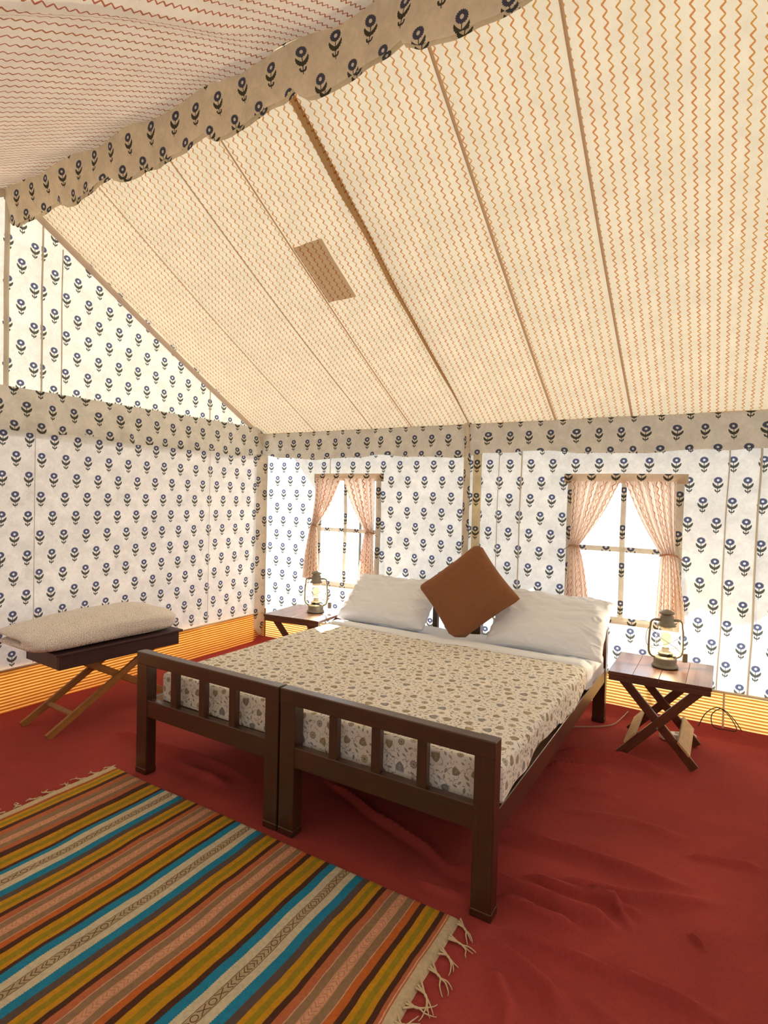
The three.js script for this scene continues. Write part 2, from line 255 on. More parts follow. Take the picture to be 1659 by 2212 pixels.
// ---------------------------------------------------------------- materials
function cloth(map, T, color = 0xffffff, more = {}) {
  return new THREE.MeshPhysicalMaterial({ map, color, roughness: 1, transmission: T, thickness: 0, ior: 1.3, specularIntensity: 0.1, side: THREE.DoubleSide, ...more });
}
const std = (o) => new THREE.MeshStandardMaterial(o);
const darkWoodMap = woodTex('#482813', '#27110a', 31), tableMap = woodTex('#6a3f2a', '#3a1d12', 33), tanMap = woodTex('#a8733c', '#7d4f24', 35), plumMap = woodTex('#4a2d2c', '#331d1e', 37);
const grainBump = woodTex('#909090', '#404040', 40);
const M = {
  wallBack: cloth(flowerPrint, 0.205, 0xf5f8fd), wallGable: cloth(flowerPrint, 0.125, 0xfffaf0), wallLower: cloth(flowerPrint, 0.05, 0xfaf7f6), wallFar: cloth(flowerPrint, 0.10),
  valance: cloth(flowerPrint, 0.14, 0xf0eee9), ridge: cloth(flowerPrint, 0.22, 0xfbf0da), sleeve: cloth(flowerPrint, 0.08, 0xe8dccb), flap: cloth(flowerPrint, 0.24, 0xf6e6c2), mullion: cloth(flowerPrint, 0.10, 0xe0d8ca),
  roofRight: cloth(zigOrange, 0.085, 0xfffaf0), roofFront: cloth(zigRed, 0.105, 0xfff4e6), roofFlap: cloth(zigOrange, 0.02, 0xc5a586), patch: cloth(zigOrange, 0.02, 0xffeeda),
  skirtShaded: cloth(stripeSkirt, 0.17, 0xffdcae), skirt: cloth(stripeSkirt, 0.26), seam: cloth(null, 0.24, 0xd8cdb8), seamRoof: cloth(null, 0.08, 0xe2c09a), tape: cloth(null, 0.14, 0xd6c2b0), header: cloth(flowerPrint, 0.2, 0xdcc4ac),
  curtain: cloth(zigCurtain, 0.42), tie: cloth(null, 0.1, 0xb98a66),
  carpet: new THREE.MeshPhysicalMaterial({ map: carpetTex, roughness: 0.95, bumpMap: bumpTex([[200, 0.6], [420, 0.5]], 13, 0.6), bumpScale: 0.0006, sheen: 0.25, sheenRoughness: 0.6, sheenColor: new THREE.Color(0.7, 0.25, 0.18), specularIntensity: 0.2 }),
  bed: new THREE.MeshPhysicalMaterial({ map: darkWoodMap, clearcoat: 0.5, clearcoatRoughness: 0.25, roughness: 0.42, bumpMap: grainBump, bumpScale: 0.0006 }),
  table: new THREE.MeshPhysicalMaterial({ map: tableMap, clearcoat: 0.55, clearcoatRoughness: 0.2, roughness: 0.4, bumpMap: grainBump, bumpScale: 0.0006 }),
  pale: std({ map: woodTex('#cfae82', '#a98656', 36), roughness: 0.55 }),
  tan: std({ map: tanMap, roughness: 0.5, bumpMap: grainBump, bumpScale: 0.0006 }),
  plum: std({ map: plumMap, roughness: 0.5, bumpMap: grainBump, bumpScale: 0.0004 }),
  white: std({ color: 0xf6f7fa, roughness: 0.95, bumpMap: weave, bumpScale: 0.0002 }),
  mattress: std({ color: 0xcdb98e, roughness: 0.95 }), ply: std({ color: 0x8f6a41, roughness: 0.8 }),
  cover: std({ map: coverTex, roughness: 0.95, bumpMap: weave, bumpScale: 0.0002 }), quilt: std({ map: quiltTex, roughness: 1 }),
  cushion: new THREE.MeshPhysicalMaterial({ color: 0x8b5733, roughness: 0.85, bumpMap: weave, bumpScale: 0.0003, sheen: 0.3, sheenRoughness: 0.5, sheenColor: new THREE.Color(0.8, 0.45, 0.25) }),
  rug: std({ map: rugTex, roughness: 1, bumpMap: bumpTex([[40, 0.3], [250, 0.8]], 17, 0.3), bumpScale: 0.0015 }), fringe: std({ color: 0xd9c096, roughness: 1 }),
  metal: std({ color: 0x8d8470, roughness: 0.45, metalness: 0.35 }), wire: std({ color: 0x55514a, roughness: 0.4, metalness: 0.8 }), black: std({ color: 0x1b1815, roughness: 0.5 }),
  glass: new THREE.MeshPhysicalMaterial({ color: 0xffffff, transmission: 1, thickness: 0, roughness: 0.03, ior: 1.45, side: THREE.DoubleSide }),
  bulb: std({ color: 0x80683c, emissive: new THREE.Color(1, 0.84, 0.46), emissiveIntensity: 0.85 }),
  plastic: std({ color: 0xe6e2da, roughness: 0.45 }), cable: std({ color: 0xb9a48e, roughness: 0.6 }),
  sand: std({ color: 0xded6c8, roughness: 1 }), canvas: cloth(null, 0.15, 0xf4f0e6), canvasThick: cloth(null, 0.12, 0xf2eee6), blind: std({ color: 0x9fb3cf, roughness: 0.8 }),
};

// ---------------------------------------------------------------- the tent: dimensions in metres
const XL = -3.86, XR = 0.62, ZB = -4.09, ZF = 0.62, ZR = -1.83, YR = 3.27, EAVE = 1.975, SL = (YR - EAVE) / (ZR - ZB);
const roofY = (z) => YR - SL * Math.abs(z - ZR);
const POST = -1.71;
const seamStrip = (pts, w, t, n) => {       // a flat rounded tape along a path; n: direction it stands out in
  const N = new THREE.Vector3(...n).normalize(), c = pts.map((p) => new THREE.Vector3(...p));
  return grid(span(0, 1, c.length - 1), span(0, 1, 6), (u, v) => {
    const i = Math.round(u * (c.length - 1)), a = c[Math.max(0, i - 1)], b = c[Math.min(c.length - 1, i + 1)], d = b.clone().sub(a).normalize(), s = new THREE.Vector3().crossVectors(d, N).normalize();
    const p = c[i].clone().addScaledVector(s, (v - 0.5) * w).addScaledVector(N, Math.sin(v * Math.PI) * t); return [p.x, p.y, p.z, v * w, u * 2];
  });
};

// ---- floor: red carpet with folds
{
  const folds = [[[-0.95, -2.27], [-0.544, -2.307], [-0.316, -2.32], [-0.008, -2.34]], [[-0.9, -1.96], [-0.423, -1.982], [-0.228, -1.972]], [[-0.659, -1.903], [-0.502, -1.9], [-0.326, -1.918]],
    [[-0.615, -1.766], [-0.374, -1.773], [-0.123, -1.787], [0.1, -1.787]], [[-0.62, -2.069], [-0.448, -2.086], [-0.286, -2.093], [-0.2, -1.972]], [[-0.796, -3.214], [-0.445, -3.33], [-0.153, -3.257]], [[-0.779, -3.0], [-0.423, -3.121]],
    [[-0.633, -1.682], [-0.488, -1.658], [-0.376, -1.61], [-0.32, -1.546]], [[-0.096, -2.546], [0.188, -2.626]], [[-3.012, -2.017], [-2.692, -2.002], [-2.36, -2.037], [-1.875, -2.04]], [[-2.609, -1.941], [-2.236, -1.931], [-1.961, -1.93]],
    [[-1.7, -2.26], [-1.262, -2.099], [-1.007, -2.011], [-0.759, -1.929]], [[-0.912, -1.828], [-0.719, -1.834]], [[-0.055, -2.094], [-0.006, -2.045]], [[-0.398, -2.096], [-0.263, -2.097], [-0.182, -2.099]], [[-0.498, -2.13], [-0.247, -2.17], [0.087, -2.315]], [[-0.55, -1.60], [-0.45, -1.48], [-0.42, -1.3]], [[-0.33, -1.66], [-0.15, -1.6], [0.1, -1.62]], [[-0.6, -2.62], [-0.3, -2.7], [0.0, -2.68]], [[-0.62, -2.82], [-0.5, -2.86], [-0.36, -2.88]]];
  const size = [0.011, 0.015, 0.012, 0.011, 0.010, 0.011, 0.012, 0.012, 0.006, 0.011, 0.008, 0.009, 0.006, 0.007, 0.006, 0.008, 0.010, 0.005, 0.004, 0.006], wid = [0.026, 0.028, 0.022, 0.022, 0.018, 0.03, 0.02, 0.026, 0.022, 0.03, 0.025, 0.016, 0.015, 0.010, 0.016, 0.03, 0.04, 0.03, 0.04, 0.02];
  const seg = []; folds.forEach((f, k) => { for (let i = 0; i < f.length - 1; i++) seg.push([...f[i], ...f[i + 1], k, i, f.length - 1]); });
  const height = (x, z) => {
    let y = 0.003 * fbm(x * 1.6, z * 1.6, 50) + 0.0006 * fbm(x * 7, z * 7, 53);
    const best = new Map(), zz = z + 0.012 * noise(x * 7, z * 3, 60), xx = x;
    for (const [ax, az, bx, bz, k, i, n] of seg) {
      if (xx < Math.min(ax, bx) - 0.25 || xx > Math.max(ax, bx) + 0.25 || zz < Math.min(az, bz) - 0.2 || zz > Math.max(az, bz) + 0.2) continue;
      const dx = bx - ax, dz = bz - az, t = clamp(((xx - ax) * dx + (zz - az) * dz) / (dx * dx + dz * dz)), d = Math.hypot(xx - ax - t * dx, zz - az - t * dz), g = (i + t) / n, e = smooth(0, 0.18, g) * smooth(0, 0.3, 1 - g), w = wid[k] * (0.75 + 0.5 * g);
      const v = 3.6 * size[k] * e * Math.exp(-(d * d) / (w * w * 0.5)) - 0.25 * size[k] * e * Math.exp(-((d - 2.2 * w) ** 2) / (w * w * 0.9)); if (!best.has(k) || Math.abs(v) > Math.abs(best.get(k))) best.set(k, v);
    }
    for (const v of best.values()) y += v; return y;
  };
  const g = grid(breaks([XL - 0.02, -1.2, XR + 0.02], 0.0105), breaks([ZB - 0.02, -1.4, ZF + 0.02], 0.0105), (x, z) => [x, height(x, z) + 0.05 * smooth(ZB + 0.16, ZB + 0.02, z) + 0.03 * smooth(XL + 0.08, XL - 0.02, x), z, x, -z]);
  g.setIndex(Array.from(g.index.array).reverse()); g.computeVertexNormals();
  structure('floor', g, M.carpet);
}

// ---- back wall with two windows
const WIN = [{ x0: -3.125, x1: -2.53, y0: 0.635, y1: 1.575, mx: -2.848, my: 1.108 }, { x0: -0.905, x1: -0.275, y0: 0.622, y1: 1.57, mx: -0.586, my: 1.092 }];
const back = structure('wall_back');
{
  const xs = breaks([XL, WIN[0].x0, WIN[0].x1, POST, WIN[1].x0, WIN[1].x1, XR], 0.03), ys = breaks([0.25, WIN[0].y0, WIN[0].y1, 2.0].sort((a, b) => a - b), 0.04);
  const panel = (xa, xb) => {
    const X = xs.filter((x) => x >= xa - 1e-6 && x <= xb + 1e-6);
    return grid(X, ys, (x, y) => [x, y, ZB + 0.008 * fbm(x * 1.7, y * 1.2, 4) + 0.003 * noise(x * 9, y * 2, 5), x + 3.62, y - 1.658 + 0.4437], (x, y) => WIN.some((w) => x > w.x0 && x < w.x1 && y > WIN[0].y0 && y < WIN[0].y1));
  };
  part('cloth_panel', panel(XL, POST), M.wallBack, back); part('cloth_panel', panel(POST, XR), M.wallBack, back);
  for (const [x, w] of [[-1.288, 0.011], [0.008, 0.008], [0.172, 0.012], [-3.02, 0.005], [-1.46, 0.006]]) {
    const top = 1.98, bot = x === -3.02 ? 1.6 : 0.25;
    part('seam', seamStrip(span(bot, top, 20).map((y) => [x + 0.006 * noise(y * 3, x, 8) - 0.01 * (top - y), y, ZB + 0.012]), w, 0.008, [0, 0, 1]), M.seam, back);
  }
  part('skirt', grid(span(XL, XR, 150), span(0, 0.262, 8), (x, y) => [x, y, ZB + 0.016 + 0.008 * noise(x * 5, y * 4, 9) + 0.03 * (1 - y / 0.262) ** 2, x, y]), M.skirt, back, 'orange and yellow striped skirt');
  part('seam', seamStrip(span(XL, XR, 60).map((x) => [x, 0.259 + 0.004 * noise(x * 4, 1, 3), ZB + 0.03]), 0.012, 0.006, [0, 0, 1]), M.seam, back);
  for (const x of [0.03]) part('seam', seamStrip(span(0.02, 0.25, 8).map((y) => [x, y, ZB + 0.05 - y * 0.08]), 0.012, 0.006, [0, 0, 1]), M.seam, back);
  // hanging valance, pleated
  const bot = (x) => 1.742 + 0.022 * noise(x * 1.6, 2, 12) + 0.012 * Math.abs(Math.sin(x * 7)) + (x < -3.3 ? 0.04 * smooth(-3.2, -3.86, x) : 0);
  part('valance', grid(span(XL + 0.01, XR, 420), span(0, 1, 10), (x, v) => {
    const y = mix(bot(x), EAVE + 0.004, v), f = Math.max(0, noise(x * 9, 1, 14)) ** 1.5, p = (1 - v) * (0.024 * noise(x * 4.6, 3, 15) + 0.055 * f) + 0.012 * noise(x * 11, v, 16) * (0.4 + 0.6 * (1 - v));
    return [x + 0.012 * noise(x * 8, v * 2, 17), y, ZB + 0.045 + p, x + 0.02 * noise(x * 5, 2, 18) + 3.62, y - 1.86 + 0.4437];
  }), M.valance, back, 'pleated flower print valance below the eave');
  // cloth sleeve over the middle post
  part('post_sleeve', grid(span(-1, 1, 8), span(0.02, 1.99, 50), (u, y) => [POST + u * 0.028 + 0.006 * noise(y * 2, 1, 20), y, ZB + 0.028 + 0.032 * (1 - u * u), u * 0.06 - 0.02, y]), M.sleeve, back);
  part('post_flap', grid(span(-1, 1, 6), span(0.3, 1.76, 40), (u, y) => [POST + 0.075 + u * 0.035, y, ZB + 0.016 + 0.008 * (1 - u * u), u * 0.035 + 0.0393, y - 1.658 + 0.4437]), M.flap, back);
}
// ---- left wall: gable above, inner lower panel below
const left = structure('wall_left');
{
  const U = (z) => -z - 1.852 + 0.2355 - (z < -2.01 ? 0.05 : 0), V = (y) => y - 2.165 + 0.4437;
  const zs = breaks([ZB, -2.01, ZR, ZF], 0.05);
  const gable = (a, b) => grid(zs.filter((z) => z >= a - 1e-6 && z <= b + 1e-6), span(0, 1, 40), (z, v) => { const y = mix(1.74, roofY(z) + 0.01, v); return [XL + 0.006 * fbm(z * 1.5, y * 1.3, 30), y, z, U(z + (z === -2.01 ? (a < -2.02 ? -1e-4 : 1e-4) : 0)), V(y)]; });
  part('gable_panel', gable(ZB, -2.01), M.wallGable, left); part('gable_panel', gable(-2.01, ZF), M.wallGable, left);
  part('lower_panel', grid(span(ZB, ZF, 120), span(0.25, 1.8, 40), (z, y) => [XL + 0.014 + 0.010 * fbm(z * 1.3, y, 33), y, z, -z - 0.012 * y, y]), M.wallLower, left);
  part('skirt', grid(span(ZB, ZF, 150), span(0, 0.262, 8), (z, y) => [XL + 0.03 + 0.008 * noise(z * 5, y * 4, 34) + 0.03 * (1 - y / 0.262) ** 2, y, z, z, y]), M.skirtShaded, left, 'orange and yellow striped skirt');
  part('seam', seamStrip(span(ZB, ZF, 60).map((z) => [XL + 0.036, 0.259 + 0.004 * noise(z * 4, 5, 3), z]), 0.012, 0.006, [1, 0, 0]), M.seam, left);
  for (const [z, w, y0, y1] of [[-1.80, 0.032, 2.0, 3.2], [-2.012, 0.012, 2.0, 3.15], [-2.14, 0.006, 2.0, 3.0], [-3.42, 0.006, 2.0, 2.33]]) part('seam', seamStrip(span(y0, y1, 16).map((y) => [XL + 0.012, y, z + 0.004 * noise(y * 3, z, 8)]), w, 0.010, [1, 0, 0]), M.seam, left);
  for (const z of [-1.97, -3.42]) part('seam', seamStrip(span(0.27, 1.76, 20).map((y) => [XL + 0.03, y, z]), 0.007, 0.004, [1, 0, 0]), M.wallLower, left);
  for (const s of [-1, 1]) part('gable_tape', seamStrip(span(0, 1, 40).map((t) => { const z = ZR + s * t * (ZB - ZR) * -1 * (s < 0 ? 1 : 1.05); const zz = clamp(z, ZB, ZF); return [XL + 0.014, roofY(zz) - 0.030 - 0.02 * Math.sin(t * Math.PI), zz]; }), 0.05, 0.012, [1, 0, 0]), M.tape, left);
  const bot = (z) => 1.775 + 0.014 * noise(z * 2.2, 2, 36) - 0.022 * Math.abs(Math.sin(z * 5.5));
  part('valance', grid(span(ZB + 0.02, ZF, 420), span(0, 1, 10), (z, v) => {
    const y = mix(bot(z), 2.035, v), f = Math.max(0, noise(z * 5, 1, 38)) ** 2 * smooth(-1.9, -2.3, z);
    return [XL + 0.03 + (1 - v) * (0.024 + 0.022 * noise(z * 4.6, 3, 39) + 0.09 * f) + 0.006 * noise(z * 11, v, 40), y, z + 0.012 * noise(z * 7, v * 2, 41), -z + 0.02 * noise(z * 5, 2, 42), y - 1.9 + 0.4437];
  }), M.valance, left, 'flower print valance between gable and lower panel');
}
// corner: cloth sleeve round the corner pole
{
  const c = structure('trim_1');
  part('pole_sleeve', grid(span(0, Math.PI / 2, 10), span(0.0, 1.985, 50), (a, y) => [XL + 0.035 + 0.085 * (1 - Math.cos(a)) * 0.7 + 0.004 * noise(y * 4, a, 44), y, ZB + 0.02 + 0.085 * (1 - Math.sin(a)), a * 0.085 + 0.02, y - 0.063]), M.sleeve, c, 'flower print sleeve round the corner pole');
  part('pole_strap', seamStrip(span(0.02, 0.32, 10).map((y) => [XL + 0.125, y, ZB + 0.05]), 0.02, 0.008, [0, 0, 1]), M.tan, c);
}
// ---- walls behind the camera
{
  const r = structure('wall_right');
  part('cloth_panel', grid(breaks([ZB, -1.0, 0.0, ZF], 0.12), breaks([0, 0.5, 0.77, 1], 0.06), (z, v) => { const y = mix(0.25, z > -1.25 && z < 0.25 ? (v <= 0.77 ? mix(0.25, 1.8, v / 0.77) * 1 : mix(1.8, roofY(z), (v - 0.77) / 0.23)) : roofY(z), z > -1.25 && z < 0.25 ? 1 : v); return [XR, y, z, -z, y]; }, (z, v) => z > -1.0 && z < 0.0 && v > 0.5 && v < 0.77), M.wallFar, r);
  part('skirt', grid(span(ZB, ZF, 40), span(0, 0.262, 4), (z, y) => [XR - 0.015, y, z, z, y]), M.skirt, r);
  const f = structure('wall_front');
  part('cloth_panel', grid(span(XL, XR, 45), span(0.25, roofY(ZF), 16), (x, y) => [x, y, ZF, x, y]), M.wallFar, f);
  part('skirt', grid(span(XL, XR, 45), span(0, 0.262, 4), (x, y) => [x, y, ZF - 0.015, x, y]), M.skirt, f);
}
// ---- roof
const ceiling = structure('ceiling');
{
  const sag = (a, b, x, t) => 0.03 * Math.sin(Math.PI * clamp((x - a) / (b - a))) * Math.sin(Math.PI * t) + 0.004 * fbm(x * 3, t * 4, 61);
  const LEN = Math.hypot(ZR - ZB, YR - EAVE);
  const rear = (a, b) => grid(breaks([a, b], 0.03), span(0, 1, 70), (x, t) => { const z = mix(ZR, ZB + 0.005, t), y = roofY(z) - sag(a, b, x, t) - 0.006 * Math.abs(noise(x * 2, 1, 63)) * smooth(0.9, 1, t); return [x, y, z, x - 0.0005, t * LEN]; });
  part('roof_panel', rear(XL, POST), M.roofRight, ceiling); part('roof_panel', rear(POST, XR), M.roofRight, ceiling);
  const fz = (s) => mix(ZR, ZF, s), LF = Math.hypot(ZF - ZR, roofY(ZF) - YR);
  part('roof_panel', grid(span(XL, XR, 220), span(0, 1, 70), (x, t) => {
    const z = fz(t), dr = 0.045 * Math.exp(-t * 14) * (0.5 - 0.5 * Math.cos((x + 2.12) / 0.53 * 2 * Math.PI)) * (t > 0.001 ? 1 : 0), fold = 0.03 * Math.exp(-(((x + 1.72 - 0.18 * Math.sin(t * 6) ) / 0.07) ** 2)) * smooth(0.0, 0.25, t);
    return [x, roofY(z) - dr - fold - 0.04 * Math.sin(Math.PI * clamp((x - XL) / (POST - XL))) * Math.sin(Math.PI * t) + 0.012 * fbm(x * 2.2, t * 3, 66), z, x, t * LF];
  }), M.roofFront, ceiling, 'front roof slope with red zigzag lines');
  const line = (x, w, m, t = 0.008) => part('seam', seamStrip(span(0.02, 0.995, 40).map((k) => { const z = mix(ZR, ZB, k), [a, b] = x < POST ? [XL, POST] : [POST, XR]; return [x, roofY(z) - sag(a, b, x, k) - 0.002, z]; }), w, t, [0, -0.867, 0.498]), m, ceiling);
  line(-1.055, 0.016, M.seamRoof, 0.010); line(-0.555, 0.014, M.seamRoof, 0.010); line(-2.59, 0.008, M.seamRoof, 0.005); line(-2.215, 0.010, M.seamRoof, 0.006); line(-3.2, 0.005, M.seamRoof, 0.004);
  // hanging flap along the middle rafter
  part('rafter_flap', grid(span(0.015, 1, 60), span(0, 1, 6), (t, v) => { const z = mix(ZR, ZB + 0.01, t), d = 0.012 + 0.062 * smooth(0, 0.05, t) * (1 - 0.75 * smooth(0.35, 1, t)) * (1 + 0.15 * noise(t * 9, 1, 68)); return [POST + 0.012 * v + 0.008 * noise(t * 6, v, 69), roofY(z) + 0.004 - d * v, z + d * v * 0.3, v * 0.05 + 0.01, t * LEN]; }), M.roofFlap, ceiling, 'loose cloth flap along the middle rafter');
  // patch sewn on
  part('patch', grid(span(-2.203, -1.993, 12), span(0, 1, 14), (x, v) => { const t = mix(0.318, 0.477, v), z = mix(ZR, ZB, t); return [x, roofY(z) - sag(XL, POST, x, t) - 0.006 - 0.004 * noise(x * 12, v * 3, 70), z, x + 0.012, t * LEN]; }), M.patch, ceiling, 'brown tinted rectangular patch sewn onto the cloth');
  part('seam', seamStrip(span(XL, XR, 80).map((x) => [x, EAVE - 0.004 + 0.005 * noise(x * 3, 1, 71), ZB + 0.03]), 0.02, 0.010, [0, 0, 1]), M.seamRoof, ceiling);
  // ridge valance: two cloth faces and scalloped hem
  const cusps = [-3.86, -3.33, -2.84, -2.12, -1.58, -1.06, -0.5, 0.1, 0.62];
  const hem = (x) => { let k = 0; while (k < cusps.length - 2 && x > cusps[k + 1]) k++; const f = clamp((x - cusps[k]) / (cusps[k + 1] - cusps[k])); return 3.012 + 0.05 * f * f * f + 0.03 * smooth(0.12, 0, f) + 0.006 * noise(x * 9, 1, 73); };
  const face = (s) => grid(span(XL + 0.01, XR - 0.01, 460), span(0, 1, 12), (x, v) => { const y = mix(hem(x), YR - 0.035 + 0.012 * Math.cos((x + 2.12) / 0.53 * 6.283), v); return [x + 0.008 * noise(x * 6, v * 2, 74), y, ZR + s * (0.012 + 0.03 * v) + 0.014 * noise(x * 5, v * 1.4, 75) + 0.008 * noise(x * 14, v, 76), x + 0.025 * noise(x * 3, v, 77), y - 3.15 + 0.4437]; });
  part('ridge_valance', face(1), M.ridge, ceiling, 'flower print valance hanging from the ridge'); part('ridge_valance', face(-1), M.ridge, ceiling);
}
// ---- windows: frame strips and mullions of printed cloth
const wins = WIN.map((w, k) => {
  const o = structure(`window_${k + 1}`), z = ZB + 0.022;
  const strip = (x0, x1, y0, y1, m, n, bulge = 0.006, u0 = 0, v0 = 0) => part(n, mergeGeometries([grid(span(x0, x1, Math.max(4, Math.round((x1 - x0) / 0.02))), span(y0, y1, Math.max(4, Math.round((y1 - y0) / 0.02))), (x, y) => { const a = (x - x0) / (x1 - x0), b = (y - y0) / (y1 - y0), wv = 0.004 * noise(x * 6, y * 6, 80 + k); return [x + 0.004 * noise(y * 5, k, 82), y + 0.004 * noise(x * 5, k, 83), z + bulge * (1 - (2 * Math.min(a, 1 - a, b, 1 - b) - 1) ** 2) + wv, x + u0, y + v0]; })]), m, o);
  strip(w.x0 - 0.075, w.x1 + 0.065, w.y1 - 0.035, w.y1 + 0.03, M.header, 'header_strip', 0.02, 0.05 * k, -w.y1 - 0.03 + 0.47);
  strip(w.x0 - 0.05, w.x0 + 0.008, w.y0 - 0.02, w.y1, M.mullion, 'side_strip', 0.006, 0.03, 0.02); strip(w.x1 - 0.008, w.x1 + 0.045, w.y0 - 0.02, w.y1, M.mullion, 'side_strip', 0.006, -w.x1 + 0.02, 0.02);
  strip(w.x0 - 0.05, w.x1 + 0.045, w.y0 - 0.035, w.y0 + 0.012, M.mullion, 'sill_strip', 0.006, 0, -0.03);
  strip(w.mx - 0.017, w.mx + 0.017, w.y0, w.y1, M.mullion, 'mullion', 0.004, -w.mx + 0.0393, 0); strip(w.x0, w.x1, w.my - 0.017, w.my + 0.017, M.mullion, 'mullion', 0.004, 0.02, -w.my + 0.085);
  return o;
});

// ---------------------------------------------------------------- outside
structure('ground', (() => { const g = new THREE.PlaneGeometry(80, 80, 1, 1); g.rotateX(-Math.PI / 2); return g; })(), M.sand, [0, -0.05, 0]);
{
  const o = thing('awning', 'off white cloth awning with scalloped hem outside the windows', 'awning', [0, 0, 0]);
  const x0 = -3.72, x1 = 1.2, za = ZB - 0.02, zb = -5.6, hy = (z) => mix(2.02, 1.9, (z - za) / (zb - za));
  part('cover', grid(span(x0, x1, 60), span(za, zb, 12), (x, z) => [x, hy(z) - 0.02 * Math.sin((x - x0) * 2.1) ** 2, z, x, z]), M.canvasThick, o);
  part('scalloped_hem', grid(span(x0, x1, 400), span(0, 1, 3), (x, v) => [x, 1.9 - 0.02 * Math.sin((x - x0) * 2.1) ** 2 - v * (0.03 + 0.09 * Math.abs(Math.sin((x - x0) * Math.PI / 0.36)) + 0.05 * Math.max(0, noise(x * 1.3, 2, 90)) + 0.09 * Math.exp(-(((x + 1.87) / 0.22) ** 2))), zb, x, v]), M.canvasThick, o);
  for (const x of [x0 + 0.02, -1.5, x1]) part('pole', new THREE.CylinderGeometry(0.015, 0.015, 1.95, 10).translate(x, 0.925, zb), M.wire, o);
  const n = thing('neighbouring_tent', 'white canvas tent standing outside beyond the windows', 'tent', [-0.9, -0.05, -10]);
  part('wall', grid(breaks([-3.2, 0.55, 1.15, 3.2], 0.4), breaks([0, 0.85, 1.4, 2.1], 0.3), (x, y) => [x, y, 0, x, y], (x, y) => x > 0.55 && x < 1.15 && y > 0.85 && y < 1.4), M.canvas, n);
  part('side_wall', grid(span(-2.4, 0, 6), span(0, 2.1, 6), (z, y) => [-3.2, y, z * 1.8, z, y]), M.canvas, n); part('side_wall', grid(span(-2.4, 0, 6), span(0, 2.1, 6), (z, y) => [3.2, y, z * 1.8, z, y]), M.canvas, n);
  for (const s of [0, 1]) part('roof', grid(span(-3.5, 3.5, 12), span(0, 1, 6), (x, t) => [x, mix(2.05, 3.1, t), s ? mix(-4.5, -2.15, t) : mix(0.3, -2.15, t), x, t]), M.canvas, n);
  part('scalloped_hem', grid(span(-3.5, 3.5, 300), span(0, 1, 3), (x, v) => [x, 2.06 - v * (0.16 + 0.1 * Math.abs(Math.sin(x * Math.PI / 0.7))), 0.31, x, v]), M.canvas, n);
  const wn = part('window', RB(0.55, 1.15, 0.85, 1.4, -0.06, -0.04), M.blind, n);
  for (let k = 1; k < 5; k++) part('bar', RB(0.55 + k * 0.12 - 0.008, 0.55 + k * 0.12 + 0.008, 0.85, 1.4, -0.02, 0, 0.003), M.wire, wn);
  for (let k = 1; k < 4; k++) part('bar', RB(0.55, 1.15, 0.85 + k * 0.137 - 0.008, 0.85 + k * 0.137 + 0.008, -0.02, 0, 0.003), M.wire, wn);
}

// ---------------------------------------------------------------- beds
{
  const W = 0.928, H = W / 2, D = 2.09, z0 = D / 2, z1 = -D / 2;
  const b = thing('single_bed', 'dark brown wooden bed frame nearer the folded quilt rack, left of the pair', 'bed', [-2.485 + H, 0, -1.775 - D / 2]);
  const slots = [[0.078, 0.246], [0.285, 0.442], [0.480, 0.635], [0.674, 0.854]];
  const end = (name, zf, zb, top, lo) => {
    const e = part(name, null, null, b);
    for (const [xa, xb] of [[-H, -H + 0.078], [H - 0.074, H]]) { const p = part('post', RB(xa, xb, 0, top - 0.003, zb, zf, 0.004), M.bed, e); }
    part('top_rail', RB(-H - 0.001, H + 0.001, top - 0.062, top, zb + 0.012, zf + 0.002, 0.005), M.bed, e);
    part('bottom_rail', RB(-H + 0.07, H - 0.07, lo - 0.085, lo, zb + 0.018, zf - 0.004, 0.004), M.bed, e);
    for (let k = 0; k < 3; k++) part('slat', RB(-H + slots[k][1], -H + slots[k + 1][0], lo - 0.002, top - 0.06, zb + 0.022, zf - 0.006, 0.003), M.bed, e);
    for (const s of [-1, 1]) part('foot_cap', RB(s < 0 ? -H - 0.002 : H - 0.076, s < 0 ? -H + 0.080 : H + 0.002, 0.0, 0.03, zb - 0.002, zf + 0.002, 0.005), M.bed, e);
    return e;
  };
  end('footboard', z0, z0 - 0.058, 0.607, 0.375); end('headboard', z1 + 0.062, z1, 0.70, 0.40);
  for (const s of [-1, 1]) part('side_rail', RB(s < 0 ? -H + 0.004 : H - 0.032, s < 0 ? -H + 0.032 : H - 0.004, 0.262, 0.356, z1 + 0.03, z0 - 0.03, 0.004), M.bed, b);
  part('base_board', RB(-H + 0.034, H - 0.034, 0.342, 0.3565, z1 + 0.062, z0 - 0.06, 0.003), M.ply, b);
  const c = b.clone(); c.name = numbered('single_bed'); c.position.x = -1.547 + H; scene.add(c);
  tag(c, 'dark brown wooden bed frame nearer the lit lantern table, right of the pair', 'bed');
}
const topY = (x, z) => 0.497 + 0.008 * Math.sin(Math.PI * clamp((z + 3.4) / 1.6)) - 0.035 * smooth(-3.1, -3.75, z) + 0.004 * fbm(x * 2.5, z * 2.5, 100) - 0.007 * Math.exp(-(((x + 1.51) / 0.06) ** 2));
const MX0 = -2.365, MX1 = -0.655, MZ0 = -3.70, MZ1 = -1.862;
